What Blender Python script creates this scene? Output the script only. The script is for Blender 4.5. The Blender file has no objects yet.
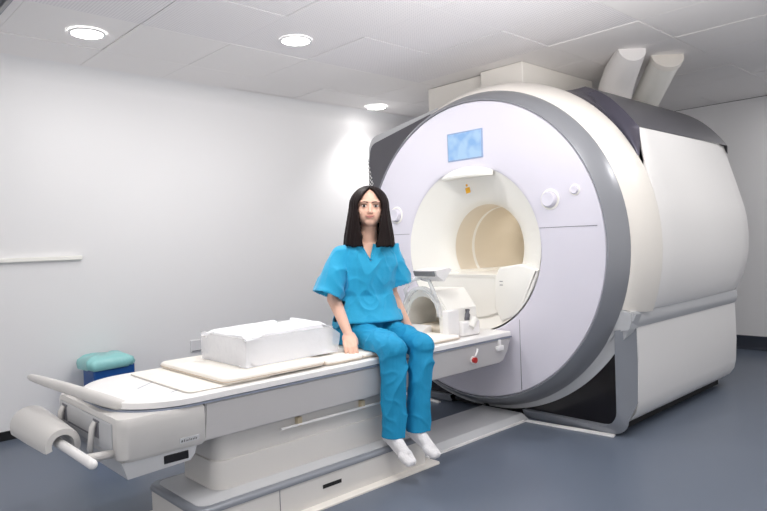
import bpy, bmesh, math, random
from mathutils import Vector, Matrix, noise
random.seed(4)
PI = math.pi
col = bpy.context.scene.collection
V = Vector

# ------------------------------------------------------------------ materials
def srgb(r, g, b):
    f = lambda c: (c/255/12.92) if c/255 <= .04045 else ((c/255+.055)/1.055)**2.4
    return (f(r), f(g), f(b), 1)
def mat(name, c, rough=.5, metal=0, noise_amt=0, noise_scale=8, bump=0, bump_scale=60, spec=.5, emit=None, es=0, trans=0, coat=0):
    m = bpy.data.materials.new(name); m.use_nodes = True
    nt = m.node_tree; b = nt.nodes['Principled BSDF']
    b.inputs['Base Color'].default_value = c
    b.inputs['Roughness'].default_value = rough; b.inputs['Metallic'].default_value = metal
    b.inputs['Specular IOR Level'].default_value = spec
    b.inputs['Coat Weight'].default_value = coat
    if trans: b.inputs['Transmission Weight'].default_value = trans
    if emit: b.inputs['Emission Color'].default_value = emit; b.inputs['Emission Strength'].default_value = es
    tc = nt.nodes.new('ShaderNodeTexCoord')
    if noise_amt:
        n = nt.nodes.new('ShaderNodeTexNoise'); n.inputs['Scale'].default_value = noise_scale; n.inputs['Detail'].default_value = 4
        nt.links.new(tc.outputs['Object'], n.inputs['Vector'])
        mx = nt.nodes.new('ShaderNodeMix'); mx.data_type = 'RGBA'
        mx.inputs[6].default_value = tuple(min(1, x*(1-noise_amt)) for x in c[:3])+(1,)
        mx.inputs[7].default_value = tuple(min(1, x*(1+noise_amt)) for x in c[:3])+(1,)
        nt.links.new(n.outputs['Fac'], mx.inputs[0]); nt.links.new(mx.outputs[2], b.inputs['Base Color'])
    if bump:
        n = nt.nodes.new('ShaderNodeTexNoise'); n.inputs['Scale'].default_value = bump_scale; n.inputs['Detail'].default_value = 5
        nt.links.new(tc.outputs['Object'], n.inputs['Vector'])
        bp = nt.nodes.new('ShaderNodeBump'); bp.inputs['Strength'].default_value = bump; bp.inputs['Distance'].default_value = .01
        nt.links.new(n.outputs['Fac'], bp.inputs['Height']); nt.links.new(bp.outputs['Normal'], b.inputs['Normal'])
    return m
M = {}
M['wall'] = mat('wall_paint', srgb(238,237,238), .75, noise_amt=.012, noise_scale=1.5)
M['ceil'] = mat('ceiling_panel', srgb(240,237,236), .8)
M['gap'] = mat('ceiling_gap', srgb(110,108,106), .9)
M['floor'] = mat('vinyl_floor', srgb(100,109,124), .3, noise_amt=.05, noise_scale=3, spec=.4)
M['base'] = mat('skirting', srgb(48,54,66), .5)
M['base_black'] = mat('black_skirting', srgb(22,21,24), .5)
M['disc'] = mat('scanner_front', srgb(222,219,230), .6, noise_amt=.01, noise_scale=2, spec=.3)
M['cream'] = mat('scanner_cream', srgb(238,233,226), .35, noise_amt=.01, noise_scale=2)
M['white'] = mat('scanner_white', srgb(236,234,233), .4, noise_amt=.012, noise_scale=2)
M['silver'] = mat('silver_grey', srgb(196,197,200), .35, noise_amt=.02)
M['ringgrey'] = mat('ring_grey', srgb(148,150,156), .35, metal=.25, noise_amt=.02)
M['frame_grey'] = mat('frame_grey', srgb(138,142,150), .35, metal=.2, noise_amt=.02)
M['dark'] = mat('anthracite_panel', srgb(92,91,97), .45, noise_amt=.03)
M['dark_gloss'] = mat('anthracite_gloss', srgb(92,90,104), .22, metal=.5)
M['black'] = mat('glossy_black', srgb(22,20,24), .15)
M['matte_black'] = mat('matte_black', srgb(18,18,20), .7)
M['beige'] = mat('bore_beige', srgb(228,217,199), .5, noise_amt=.02)
M['funnel'] = mat('funnel_white', srgb(246,244,238), .35)
M['tablew'] = mat('table_white', srgb(216,213,210), .4, noise_amt=.012)
M['skirt'] = mat('table_skirt_grey', srgb(192,190,191), .4, noise_amt=.012)
M['tabletop'] = mat('tabletop_white', srgb(246,244,243), .35)
M['rim'] = mat('table_rim', srgb(150,158,176), .35, metal=.3)
M['pad'] = mat('pad_fabric', srgb(246,241,233), .8, bump=.3, bump_scale=60)
M['padedge'] = mat('pad_piping', srgb(200,180,158), .8)
M['seam'] = mat('panel_seam', srgb(120,120,128), .6)
M['red'] = mat('red_plastic', srgb(190,40,36), .35)
M['screen_frame'] = mat('screen_frame', srgb(150,170,205), .3)
M['yellow'] = mat('sticker_yellow', srgb(216,160,30), .5)
M['teal'] = mat('teal_bag', srgb(150,212,212), .3, bump=.6, bump_scale=12)
M['blue'] = mat('blue_plastic', srgb(14,78,150), .4)
M['plug'] = mat('socket_white', srgb(228,227,229), .4)
M['skin'] = mat('skin', srgb(236,190,168), .5, noise_amt=.03, noise_scale=30)
M['lips'] = mat('lips', srgb(204,130,122), .4)
M['brow'] = mat('eyebrow', srgb(72,48,42), .7)
M['eyewhite'] = mat('eye_white', srgb(222,212,208), .2)
M['iris'] = mat('iris', srgb(38,26,22), .2)
M['sock'] = mat('sock_knit', srgb(238,236,238), .9, bump=.4, bump_scale=150)
M['brass'] = mat('bracket_tan', srgb(205,190,160), .5)
M['concrete_duct'] = mat('duct_paint', srgb(232,228,222), .7)
M['lamp_rim'] = mat('lamp_rim', srgb(235,235,235), .4)
M['lamp'] = mat('lamp_diffuser', (1,1,1,1), .5, emit=(1,.98,.96,1), es=22)
M['metal'] = mat('track_metal', srgb(150,150,152), .35, metal=.6)

def scrub_mat():
    m = mat('scrub_cotton', srgb(24,162,208), .75, noise_amt=.06, noise_scale=9, bump=.45, bump_scale=16)
    b = m.node_tree.nodes['Principled BSDF']; b.inputs['Sheen Weight'].default_value = .25
    return m
M['scrub'] = scrub_mat()
M['pants'] = mat('trouser_cotton', srgb(18,148,196), .75, noise_amt=.06, noise_scale=9, bump=.4, bump_scale=18)
def hair_mat():
    m = mat('dark_hair', srgb(44,30,28), .5, spec=.15)
    nt = m.node_tree; b = nt.nodes['Principled BSDF']
    tc = nt.nodes.new('ShaderNodeTexCoord'); mp = nt.nodes.new('ShaderNodeMapping'); mp.inputs['Scale'].default_value = (140,140,5)
    n = nt.nodes.new('ShaderNodeTexNoise'); n.inputs['Scale'].default_value = 1
    nt.links.new(tc.outputs['Object'], mp.inputs[0]); nt.links.new(mp.outputs[0], n.inputs['Vector'])
    bp = nt.nodes.new('ShaderNodeBump'); bp.inputs['Strength'].default_value = .5; bp.inputs['Distance'].default_value = .005
    nt.links.new(n.outputs['Fac'], bp.inputs['Height']); nt.links.new(bp.outputs['Normal'], b.inputs['Normal'])
    r = nt.nodes.new('ShaderNodeValToRGB'); r.color_ramp.elements[0].color = srgb(14,9,9); r.color_ramp.elements[1].color = srgb(38,26,25)
    nt.links.new(n.outputs['Fac'], r.inputs[0]); nt.links.new(r.outputs[0], b.inputs['Base Color'])
    return m
M['hair'] = hair_mat()
def perf_mat():
    m = mat('perforated_panel', srgb(214,212,213), .8)
    nt = m.node_tree; b = nt.nodes['Principled BSDF']
    tc = nt.nodes.new('ShaderNodeTexCoord'); sx = nt.nodes.new('ShaderNodeSeparateXYZ'); nt.links.new(tc.outputs['Object'], sx.inputs[0])
    outs = []
    for k in 'XY':
        a = nt.nodes.new('ShaderNodeMath'); a.operation = 'MULTIPLY'; a.inputs[1].default_value = 2*PI/.016; nt.links.new(sx.outputs[k], a.inputs[0])
        s = nt.nodes.new('ShaderNodeMath'); s.operation = 'COSINE'; nt.links.new(a.outputs[0], s.inputs[0]); outs.append(s)
    ad = nt.nodes.new('ShaderNodeMath'); ad.operation = 'ADD'; nt.links.new(outs[0].outputs[0], ad.inputs[0]); nt.links.new(outs[1].outputs[0], ad.inputs[1])
    r = nt.nodes.new('ShaderNodeValToRGB'); r.color_ramp.elements[0].position = .9; r.color_ramp.elements[1].position = 1.0
    g = nt.nodes.new('ShaderNodeMath'); g.operation = 'GREATER_THAN'; g.inputs[1].default_value = .75; nt.links.new(ad.outputs[0], g.inputs[0])
    mx = nt.nodes.new('ShaderNodeMix'); mx.data_type = 'RGBA'; mx.inputs[6].default_value = srgb(240,237,238); mx.inputs[7].default_value = srgb(214,211,214)
    nt.nodes.remove(r)
    nt.links.new(g.outputs[0], mx.inputs[0]); nt.links.new(mx.outputs[2], b.inputs['Base Color'])
    return m
M['perf'] = perf_mat()
def screen_mat():
    m = bpy.data.materials.new('screen_display'); m.use_nodes = True
    nt = m.node_tree; b = nt.nodes['Principled BSDF']
    tc = nt.nodes.new('ShaderNodeTexCoord'); n = nt.nodes.new('ShaderNodeTexNoise'); n.inputs['Scale'].default_value = 14; n.inputs['Detail'].default_value = 1
    nt.links.new(tc.outputs['Object'], n.inputs['Vector'])
    r = nt.nodes.new('ShaderNodeValToRGB'); r.color_ramp.elements[0].position = .38; r.color_ramp.elements[1].position = .62
    r.color_ramp.elements[0].color = srgb(146,190,236); r.color_ramp.elements[1].color = srgb(188,220,246)
    nt.links.new(n.outputs['Fac'], r.inputs[0]); nt.links.new(r.outputs[0], b.inputs['Emission Color'])
    b.inputs['Emission Strength'].default_value = .85; b.inputs['Base Color'].default_value = srgb(60,80,110); b.inputs['Roughness'].default_value = .4
    return m
M['screen'] = screen_mat()
def film_mat():
    m = mat('clear_film', srgb(250,250,252), .22, bump=.9, bump_scale=14)
    b = m.node_tree.nodes['Principled BSDF']; b.inputs['Alpha'].default_value = .35
    return m
M['film'] = film_mat()
M['foam'] = mat('wrapped_foam', srgb(243,243,246), .6, bump=.3, bump_scale=20)
M['clear'] = mat('clear_plastic', srgb(240,242,244), .12); M['clear'].node_tree.nodes['Principled BSDF'].inputs['Alpha'].default_value = .45

# ------------------------------------------------------------------ mesh helpers
def link(name, bm, m, parent=None, smooth=False, auto=None, mods=()):
    me = bpy.data.meshes.new(name); bmesh.ops.recalc_face_normals(bm, faces=bm.faces); bm.to_mesh(me); bm.free()
    for k in (m if isinstance(m, (list, tuple)) else [m]): me.materials.append(M[k])
    o = bpy.data.objects.new(name, me); col.objects.link(o)
    if parent: o.parent = parent
    if smooth:
        for p in me.polygons: p.use_smooth = True
        if auto is not None: me.set_sharp_from_angle(angle=math.radians(auto))
    return o
def tag(o, label=None, cat=None, group=None, kind=None):
    if label: o['label'] = label
    if cat: o['category'] = cat
    if group: o['group'] = group
    if kind: o['kind'] = kind
    return o
def empty(name, loc, label, cat, group=None):
    o = bpy.data.objects.new(name, None); col.objects.link(o); o.location = loc; o.empty_display_size = .1
    return tag(o, label, cat, group)
def part(name, bm, m, root, **k):
    """mesh given in world coordinates, parented to a root at its own location"""
    off = V((0,0,0)); p = root
    while p: off += p.location; p = p.parent
    bmesh.ops.translate(bm, verts=bm.verts, vec=-off)
    return link(name, bm, m, root, **k)
def own(name, bm, m, loc, **k):
    """top-level mesh whose origin is put at loc"""
    bmesh.ops.translate(bm, verts=bm.verts, vec=-V(loc))
    o = link(name, bm, m, None, **k); o.location = loc; return o
def box(bm, lo, hi, bev=0, seg=2, mi=0):
    lo, hi = V(lo), V(hi); c = (lo+hi)/2; s = hi-lo
    r = bmesh.ops.create_cube(bm, size=1, matrix=Matrix.Translation(c) @ Matrix.Diagonal((s.x, s.y, s.z, 1)))
    fs = set(f for v in r['verts'] for f in v.link_faces)
    for f in fs: f.material_index = mi
    if bev:
        es = list(set(e for v in r['verts'] for e in v.link_edges))
        rr = bmesh.ops.bevel(bm, geom=es, offset=bev, segments=seg, affect='EDGES', profile=.5, material=mi if mi else -1)
    return bm
def nb(): return bmesh.new()
def prism(bm, pts, a, b, axis='y', mi=0):
    """pts: 2-D outline in the two other axes (in order), extruded from a to b"""
    def mk(p, t):
        if axis == 'x': return (t, p[0], p[1])
        if axis == 'y': return (p[0], t, p[1])
        return (p[0], p[1], t)
    A = [bm.verts.new(mk(p, a)) for p in pts]; B = [bm.verts.new(mk(p, b)) for p in pts]; n = len(pts)
    fs = [bm.faces.new(A), bm.faces.new(B[::-1])]
    for i in range(n): fs.append(bm.faces.new((A[i], A[(i+1) % n], B[(i+1) % n], B[i])))
    for f in fs: f.material_index = mi
    return bm
def grid(bm, rows, close_u=False, close_v=False, mi=0):
    vs = [[bm.verts.new(p) for p in r] for r in rows]; n = len(vs); m_ = len(vs[0])
    for i in range(n if close_u else n-1):
        for j in range(m_ if close_v else m_-1):
            try:
                f = bm.faces.new((vs[i][j], vs[i][(j+1) % m_], vs[(i+1) % n][(j+1) % m_], vs[(i+1) % n][j])); f.material_index = mi
            except ValueError: pass
    return vs
def revolve(bm, prof, cy, cz, a0=0, a1=2*PI, n=96):
    """profile of (x, r) turned about the axis through (cy, cz) along X"""
    full = abs(a1-a0-2*PI) < 1e-6
    k = n if full else n+1
    rows = [[(x, cy+r*math.cos(a0+(a1-a0)*i/n), cz+r*math.sin(a0+(a1-a0)*i/n)) for x, r in prof] for i in range(k)]
    return grid(bm, rows, close_u=full)
def cyl(bm, p0, p1, r0, r1=None, n=24, caps=True, mi=0):
    p0, p1 = V(p0), V(p1); r1 = r0 if r1 is None else r1
    d = (p1-p0).normalized(); u = d.orthogonal().normalized(); w = d.cross(u)
    A = [bm.verts.new(p0+(u*math.cos(2*PI*i/n)+w*math.sin(2*PI*i/n))*r0) for i in range(n)]
    B = [bm.verts.new(p1+(u*math.cos(2*PI*i/n)+w*math.sin(2*PI*i/n))*r1) for i in range(n)]
    fs = [bm.faces.new((A[i], A[(i+1) % n], B[(i+1) % n], B[i])) for i in range(n)]
    if caps: fs += [bm.faces.new(A[::-1]), bm.faces.new(B)]
    for f in fs: f.material_index = mi
    return bm
def tube(bm, pts, rad, n=10):
    pts = [V(p) for p in pts]; rows = []
    for i, p in enumerate(pts):
        d = (pts[min(i+1, len(pts)-1)]-pts[max(i-1, 0)]).normalized()
        u = d.cross(V((.13,.21,.97))).normalized(); w = d.cross(u)
        r = rad[i] if isinstance(rad, (list, tuple)) else rad
        rows.append([p+(u*math.cos(2*PI*k/n)+w*math.sin(2*PI*k/n))*r for k in range(n)])
    vs = grid(bm, rows, close_v=True); bm.faces.new(vs[0][::-1]); bm.faces.new(vs[-1]); return bm
def ellipsoid(bm, c, r, rot=None, u=20, v=14, mi=0):
    mt = Matrix.Translation(V(c)) @ (rot.to_4x4() if rot else Matrix.Identity(4)) @ Matrix.Diagonal((r[0], r[1], r[2], 1))
    rows = [[bm.verts.new(mt @ V((math.sin(PI*j/v)*math.cos(2*PI*i/u), math.sin(PI*j/v)*math.sin(2*PI*i/u), math.cos(PI*j/v)))) for i in range(u)] for j in range(1, v)]
    t = bm.verts.new(mt @ V((0,0,1))); b = bm.verts.new(mt @ V((0,0,-1))); fs = []
    for i in range(u):
        k = (i+1) % u
        fs.append(bm.faces.new((t, rows[0][i], rows[0][k]))); fs.append(bm.faces.new((b, rows[-1][k], rows[-1][i])))
        for j in range(v-2): fs.append(bm.faces.new((rows[j][i], rows[j+1][i], rows[j+1][k], rows[j][k])))
    for f in fs: f.material_index = mi
    return bm
def capsule(bm, p0, p1, r0, r1):
    p0, p1 = V(p0), V(p1)
    cyl(bm, p0, p1, r0, r1, n=20); ellipsoid(bm, p0, (r0,)*3, u=16, v=10); ellipsoid(bm, p1, (r1,)*3, u=16, v=10); return bm
def rrect(x0, y0, x1, y1, rs, n=6):
    """rounded rectangle outline; rs = radii at (x0,y0),(x1,y0),(x1,y1),(x0,y1)"""
    out = []
    for (cx, cy, sx, sy, r, a) in ((x0,y0,1,1,rs[0],PI), (x1,y0,-1,1,rs[1],1.5*PI), (x1,y1,-1,-1,rs[2],0), (x0,y1,1,-1,rs[3],.5*PI)):
        if r <= 0: out.append((cx, cy)); continue
        for i in range(n+1):
            t = a+PI/2*i/n; out.append((cx+sx*r+r*math.cos(t), cy+sy*r+r*math.sin(t)))
    return out
def voxel(bm, size, smooth=4):
    me = bpy.data.meshes.new('tmp'); bmesh.ops.recalc_face_normals(bm, faces=bm.faces); bm.to_mesh(me); bm.free()
    o = bpy.data.objects.new('tmp', me); col.objects.link(o)
    md = o.modifiers.new('r', 'REMESH'); md.mode = 'VOXEL'; md.voxel_size = size
    if smooth:
        s = o.modifiers.new('s', 'SMOOTH'); s.iterations = smooth; s.factor = .5
    dg = bpy.context.evaluated_depsgraph_get()
    m2 = bpy.data.meshes.new_from_object(o.evaluated_get(dg))
    r = bmesh.new(); r.from_mesh(m2)
    bpy.data.objects.remove(o); bpy.data.meshes.remove(me); bpy.data.meshes.remove(m2)
    return r

# ------------------------------------------------------------------ room
CEIL, YW, XW = 2.36, 1.84, 3.4
X0, Y0 = -4.6, -4.2
bm = nb(); box(bm, (X0, Y0, -.08), (XW+.1, YW+.1, 0)); tag(link('floor', bm, 'floor'), kind='structure')
# wall with a coved head meeting the ceiling
cv = .11
prof = [(YW+.12, 0), (YW, 0), (YW, CEIL-cv)] + [(YW-cv+cv*math.cos(a), CEIL-cv+cv*math.sin(a)) for a in [PI/2*i/8 for i in range(1, 9)]] + [(YW+.12, CEIL)]
bm = nb(); prism(bm, prof, X0, XW, 'x'); tag(link('wall_left', bm, 'wall', smooth=True, auto=35), kind='structure')
bm = nb(); box(bm, (XW, Y0, 0), (XW+.12, YW+.12, CEIL)); tag(link('wall_back', bm, 'wall'), kind='structure')
bm = nb(); box(bm, (X0, YW-.012, 0), (XW, YW, .055)); tag(link('baseboard_left', bm, 'base_black'), kind='structure')
prof = [(XW, 0), (XW-.035, 0), (XW-.02, .012), (XW-.012, .03), (XW-.012, .125), (XW, .13)]
bm = nb(); prism(bm, prof, Y0, YW, 'y'); tag(link('baseboard_back', bm, 'base', smooth=True, auto=30), kind='structure')
# ceiling of panels with thin open joints
xs = [-4.6,-4.05,-3.48,-2.92,-2.35,-1.79,-1.24,-.68,-.10,.40,.90,1.42,1.90,2.36,2.9,3.4]
ys = [-4.2,-3.85,-3.27,-2.69,-2.12,-1.55,-.975,-.385,.19,.765,1.33,YW-.1]
bm = nb(); box(bm, (X0, Y0, CEIL+.012), (XW+.1, YW+.12, CEIL+.1), mi=1)
for i in range(len(xs)-1):
    for j in range(len(ys)-1):
        dz = random.choice((0, 0, .002, .004)); g = random.choice((.0012, .002, .003))
        mi = 2 if (-1.3 < xs[i] < .35 and -1.0 < ys[j] < .7) or (xs[i] < -1.2 and -.5 < ys[j] < .7) else 0
        box(bm, (xs[i]+g, ys[j]+g, CEIL+dz), (xs[i+1]-g, ys[j+1]-g, CEIL+.012), mi=mi)
box(bm, (X0, ys[-1]+.003, CEIL), (XW, YW+.02, CEIL+.012), mi=0)
tag(link('ceiling', bm, ['ceil', 'gap', 'perf']), kind='structure')

def downlight(x, y, label, group='round ceiling downlights', W=5, spread=180):
    r = empty('ceiling_light', (x, y, CEIL), label, 'ceiling light', group)
    bm = nb(); rows = []
    for i in range(40):
        a = 2*PI*i/40; rows.append([(x+rr*math.cos(a), y+rr*math.sin(a), z) for rr, z in ((.098, CEIL+.001), (.098, CEIL-.006), (.083, CEIL-.009), (.080, CEIL-.002))])
    grid(bm, rows, close_u=True); part('frame', bm, 'lamp_rim', r, smooth=True, auto=40)
    bm = nb(); cyl(bm, (x, y, CEIL-.006), (x, y, CEIL+.001), .081, n=40); part('diffuser', bm, 'lamp', r)
    l = bpy.data.lights.new('downlight', 'AREA'); l.shape = 'DISK'; l.size = .16; l.energy = W; l.spread = math.radians(spread); l.color = (1, .985, .965)
    lo = bpy.data.objects.new('lamp_light', l); col.objects.link(lo); lo.parent = r; lo.location = (0, 0, -.012)
downlight(-1.965, 1.065, 'round glowing ceiling downlight nearest the left edge, above the wall rail', W=3)
downlight(-.97, .478, 'round glowing ceiling downlight above the seated woman, middle one', W=12)
downlight(.70, 1.585, 'small far round ceiling downlight above the scanner\'s dark left shoulder', W=6.5, spread=100)
for (x, y, wt) in ((-1.6, -.62, 11), (-.35, -1.35, 4), (-2.5, -.1, 1.5), (.9, -1.9, 10), (2.6, -1.4, 6), (-3.6, -1.6, 6)):  # extra downlights added out of view to brighten the room
    downlight(x, y, 'added unseen ceiling downlight outside the frame above the near part of room', 'added ceiling downlights outside the frame', W=wt)

# slotted diffuser in the ceiling corner
r = empty('ceiling_vent', (-2.5, 1.0, CEIL), 'dark grooved linear vent in the ceiling at the top left corner', 'vent')
bm = nb(); box(bm, (-2.62, .25, CEIL-.004), (-2.395, 1.7, CEIL+.002)); part('backing', bm, 'frame_grey', r)
for x in (-2.60, -2.555, -2.51, -2.465, -2.42):
    bm = nb(); box(bm, (x-.010, .25, CEIL-.02), (x+.010, 1.7, CEIL-.003), .003); part('slat', bm, 'metal', r)

# ducts between scanner top and ceiling
bm = nb(); box(bm, (.53, -.09, 2.16), (1.5, .275, CEIL-.002), .006)
own('duct_housing', bm, 'concrete_duct', (1, .1, 2.16)); tag(bpy.data.objects['duct_housing'], 'large boxed white duct rising to ceiling behind scanner crown', 'duct')
bm = nb(); box(bm, (.60, .279, 2.135), (1.45, .86, CEIL-.002), .006)
o = own('duct_housing', bm, 'concrete_duct', (1, .55, 2.135)); tag(o, 'wider boxed duct next to the dark left shoulder panel, reaching the ceiling', 'duct')
r = empty('quench_pipe', (1.6, -.55, 2.1), 'slanted white pipe rising from scanner top to the ceiling tiles', 'pipe')
bm = nb(); tube(bm, [(1.585, -.46, 2.12), (1.44, -.60, 2.22), (1.24, -.79, 2.348)], .10, 28); part('pipe', bm, 'funnel', r, smooth=True, auto=40)
bm = nb(); cyl(bm, (1.265, -.767, 2.332), (1.24, -.79, 2.352), .108, n=28); part('flange', bm, 'cream', r, smooth=True, auto=40)
bm = nb(); tube(bm, [(1.30, -.36, 2.12), (1.22, -.42, 2.20), (1.10, -.52, 2.27), (.96, -.64, 2.32), (.90, -.70, 2.355)], [.12,.12,.115,.10,.09], 28)
o = own('flexible_hose', bm, 'ceil', (1.2, -.3, 2.05), smooth=True, auto=50); tag(o, 'thick pale curved hose beside the slanted white pipe on scanner top', 'hose')

# wall shelf rail, socket
bm = nb(); box(bm, (-3.6, YW-.03, 1.095), (-1.80, YW, 1.122), .004); o = own('wall_rail', bm, 'funnel', (-2.7, YW, 1.1)); tag(o, 'long thin white rail fixed on the left wall', 'rail')
r = empty('wall_socket', (-1.0, YW, .41), 'small square white socket on wall behind the wrapped block', 'socket')
bm = nb(); box(bm, (-1.055, YW-.012, .365), (-.955, YW, .455), .004); part('plate', bm, 'plug', r)
bm = nb(); box(bm, (-1.045, YW-.0145, .372), (-.975, YW-.011, .376)); part('slot', bm, 'matte_black', r)

# waste bin with bag folded over the rim
r = empty('waste_bin', (-1.76, 1.66, 0), 'blue bin lined with a pale teal bag, behind head of table', 'bin')
bm = nb(); prism(bm, rrect(-1.85, 1.55, -1.585, 1.76, (.02,)*4, 4), 0, .40, 'z'); part('container', bm, 'blue', r, smooth=True, auto=40)
bm = nb(); rows = []
for k, (e, z) in enumerate(((.003, .392), (.010, .400), (.016, .425), (.010, .450), (-.02, .468), (-.07, .474))):
    o_ = rrect(-1.875-e, 1.545-e, -1.60+e, 1.765+e*.3, (.04,)*4, 6)
    rows.append([(p[0]+.004*math.sin(i*2.1+k), p[1]+.004*math.sin(i*1.7+k), z+.006*math.sin(i*.9)) for i, p in enumerate(o_)])
grid(bm, rows, close_v=True); bm.faces.new([v for v in list(bm.verts)[-len(rows[0]):]])
part('bag', bm, 'teal', r, smooth=True, auto=60)

# ------------------------------------------------------------------ scanner
CZ = 1.07
S = empty('mri_scanner', (.9, 0, 0), 'huge white ring shaped MRI scanner with grey rim and dark shoulder panels', 'MRI scanner')
# front disc with funnel hole
bm = nb(); revolve(bm, [(.085,.952),(.012,.952),(0,.944),(-.002,.90),(-.004,.75),(-.004,.565),(0,.545),(.003,.540),(.006,.537)], 0, CZ, n=128)
disc = part('front_cover', bm, 'disc', S, smooth=True, auto=50)
bm = nb(); revolve(bm, [(.005,.5365),(.008,.530),(.02,.512),(.045,.475),(.075,.425),(.11,.37),(.15,.32),(.20,.290),(.26,.279),(.40,.276)], 0, CZ+.01, n=96)
part('funnel', bm, 'funnel', S, smooth=True, auto=50)
bm = nb(); revolve(bm, [(.205,.2885),(.26,.278),(.5,.275),(1.78,.275)], 0, CZ+.01, n=96)
part('bore_tube', bm, 'beige', S, smooth=True)
bm = nb(); prism(bm, [(-.255,.90),(.255,.90),(.255,.93),(.18,.925),(.17,.915),(-.17,.915),(-.18,.925),(-.255,.93)], .10, 1.75, 'x'); part('bore_bed', bm, 'funnel', S)
# docking wall below the bore
def seg(r, z, n=20):
    a0 = math.asin((z-CZ)/r); return [(r*math.cos(PI-a0+(PI+2*a0)*i/n), CZ+r*math.sin(PI-a0+(PI+2*a0)*i/n)) for i in range(n+1)]
bm = nb(); prism(bm, seg(.462, .905), .052, .10, 'x'); prism(bm, seg(.44, .90), .040, .052, 'x'); part('docking_panel', bm, 'funnel', S)
bm = nb(); prism(bm, [(.038,.885),(.034,.905),(.10,.915),(.10,.885)], -.40, .40, 'y'); part('docking_ledge', bm, 'funnel', S)
# armrest fairing in the lower flange
for sgn in (-1,):
    pts = [(.19,.70),(.20,.885),(.232,.955),(.39,.978),(.515,.942)]
    for i in range(9):
        a = math.radians(-14-38*i/8); pts.append((.531*math.cos(a), CZ+.531*math.sin(a)))
    pts.append((.24,.62))
    bm = nb(); prism(bm, [(-p[0], p[1]) for p in pts], -.006, .19, 'x')
    bmesh.ops.bevel(bm, geom=[e for e in bm.edges if all(v.co.x < 0 for v in e.verts)], offset=.012, segments=3, affect='EDGES', profile=.5)
    part('armrest_fairing', bm, 'funnel', S, smooth=True, auto=40)
for z in (.868, .845):
    bm = nb(); box(bm, (-.0075, -.262, z), (-.0055, -.238, z+.004)); part('fairing_mark', bm, 'seam', S)
# canopy lip over the opening
bm = nb(); rows = []
for i in range(25):
    t = -1+2*i/24; y = .205*t
    ztop = CZ+.01+math.sqrt(.535**2-y**2); zb = 1.535+.0*abs(t)
    k = (1-t*t)**.5 if abs(t) < 1 else 0
    rows.append([(.012, y, ztop-.004), (.004-.045*k, y, ztop-.02), (.002-.085*k, y, zb+.012), (.004-.082*k, y, zb), (.09, y, zb+.004)])
grid(bm, rows, close_v=True); part('canopy_lip', bm, 'funnel', S, smooth=True, auto=35)
st = nb(); prism(st, [(-.010, 1.442),(.024, 1.436),(.032, 1.472),(-.002, 1.478)], .018, .023, 'x'); 
box(st, (.015, .012, 1.482), (.02, .024, 1.497))
part('warning_sticker', st, 'yellow', S)
# screen
scr = nb(); box(scr, (-.010, -.142, 1.652), (-.002, .150, 1.838), .004); scr = part('display_screen', scr, 'screen_frame', S)
bm = nb(); box(bm, (-.0125, -.132, 1.660), (-.0095, .140, 1.829)); part('display', bm, 'screen', scr)
# knobs
def knob(y, z, r, depth):
    bm = nb(); revolve(bm, [(-.002, r*1.35), (-.008, r*1.3), (-.009, r*1.08), (-.004, r*1.02)], y, z, n=32); a = part('knob_ring', bm, 'funnel', S, smooth=True, auto=40)
    bm = nb(); revolve(bm, [(-.004, r), (-depth*.8, r*.96), (-depth, r*.85), (-depth*.92, r*.0001)], y, z, n=32); part('knob', bm, 'disc', a, smooth=True, auto=40)
knob(-.612, 1.352, .046, .035); knob(-.772, 1.394, .024, .02); knob(.655, 1.33, .046, .035)
# seams in the disc
for (ya, yb) in ((-.90, -.535), (.535, .90)):
    bm = nb(); box(bm, (-.0048, ya, 1.188), (-.001, yb, 1.191)); part('seam', bm, 'seam', S)
for y in (-.375, .375):
    bm = nb(); box(bm, (-.0048, y-.0015, .21), (-.001, y+.0015, .64)); part('seam', bm, 'seam', S)
# grey ring, cream ring, silver lower ring
bm = nb(); revolve(bm, [(.02,.950),(-.004,.952),(-.005,.957),(.03,.985),(.08,1.008),(.12,1.026),(.125,1.026)], 0, CZ, n=128); part('trim_ring', bm, 'ringgrey', S, smooth=True, auto=40)
prof = [(.122,1.022),(.125,1.03),(.15,1.054),(.20,1.08),(.27,1.098),(.33,1.104),(.345,1.104),(.35,1.08)]
aS = math.asin((.705-CZ)/1.07)
bm = nb(); revolve(bm, prof, 0, CZ, aS, PI-aS, n=128); part('ring_cover', bm, 'cream', S, smooth=True, auto=50)
def arc_silver(a0, a1, flip):
    bm = nb(); n = 40; rows = []
    for i in range(n+1):
        t = i/n; a = a0+(a1-a0)*t; w = .016+.062*(1-t)**1.1
        rows.append([(x, flip*r*math.cos(a), max(.006, CZ+r*math.sin(a))) for x, r in ((.120,1.022),(.124,1.030),(.135,1.026+w),(.20,1.03+w))])
    grid(bm, rows); return bm
for sgn in (-1, 1):
    bm = arc_silver(aS, -PI/2+.02, -sgn); part('lower_ring_trim', bm, 'silver', S, smooth=True, auto=50)
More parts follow.
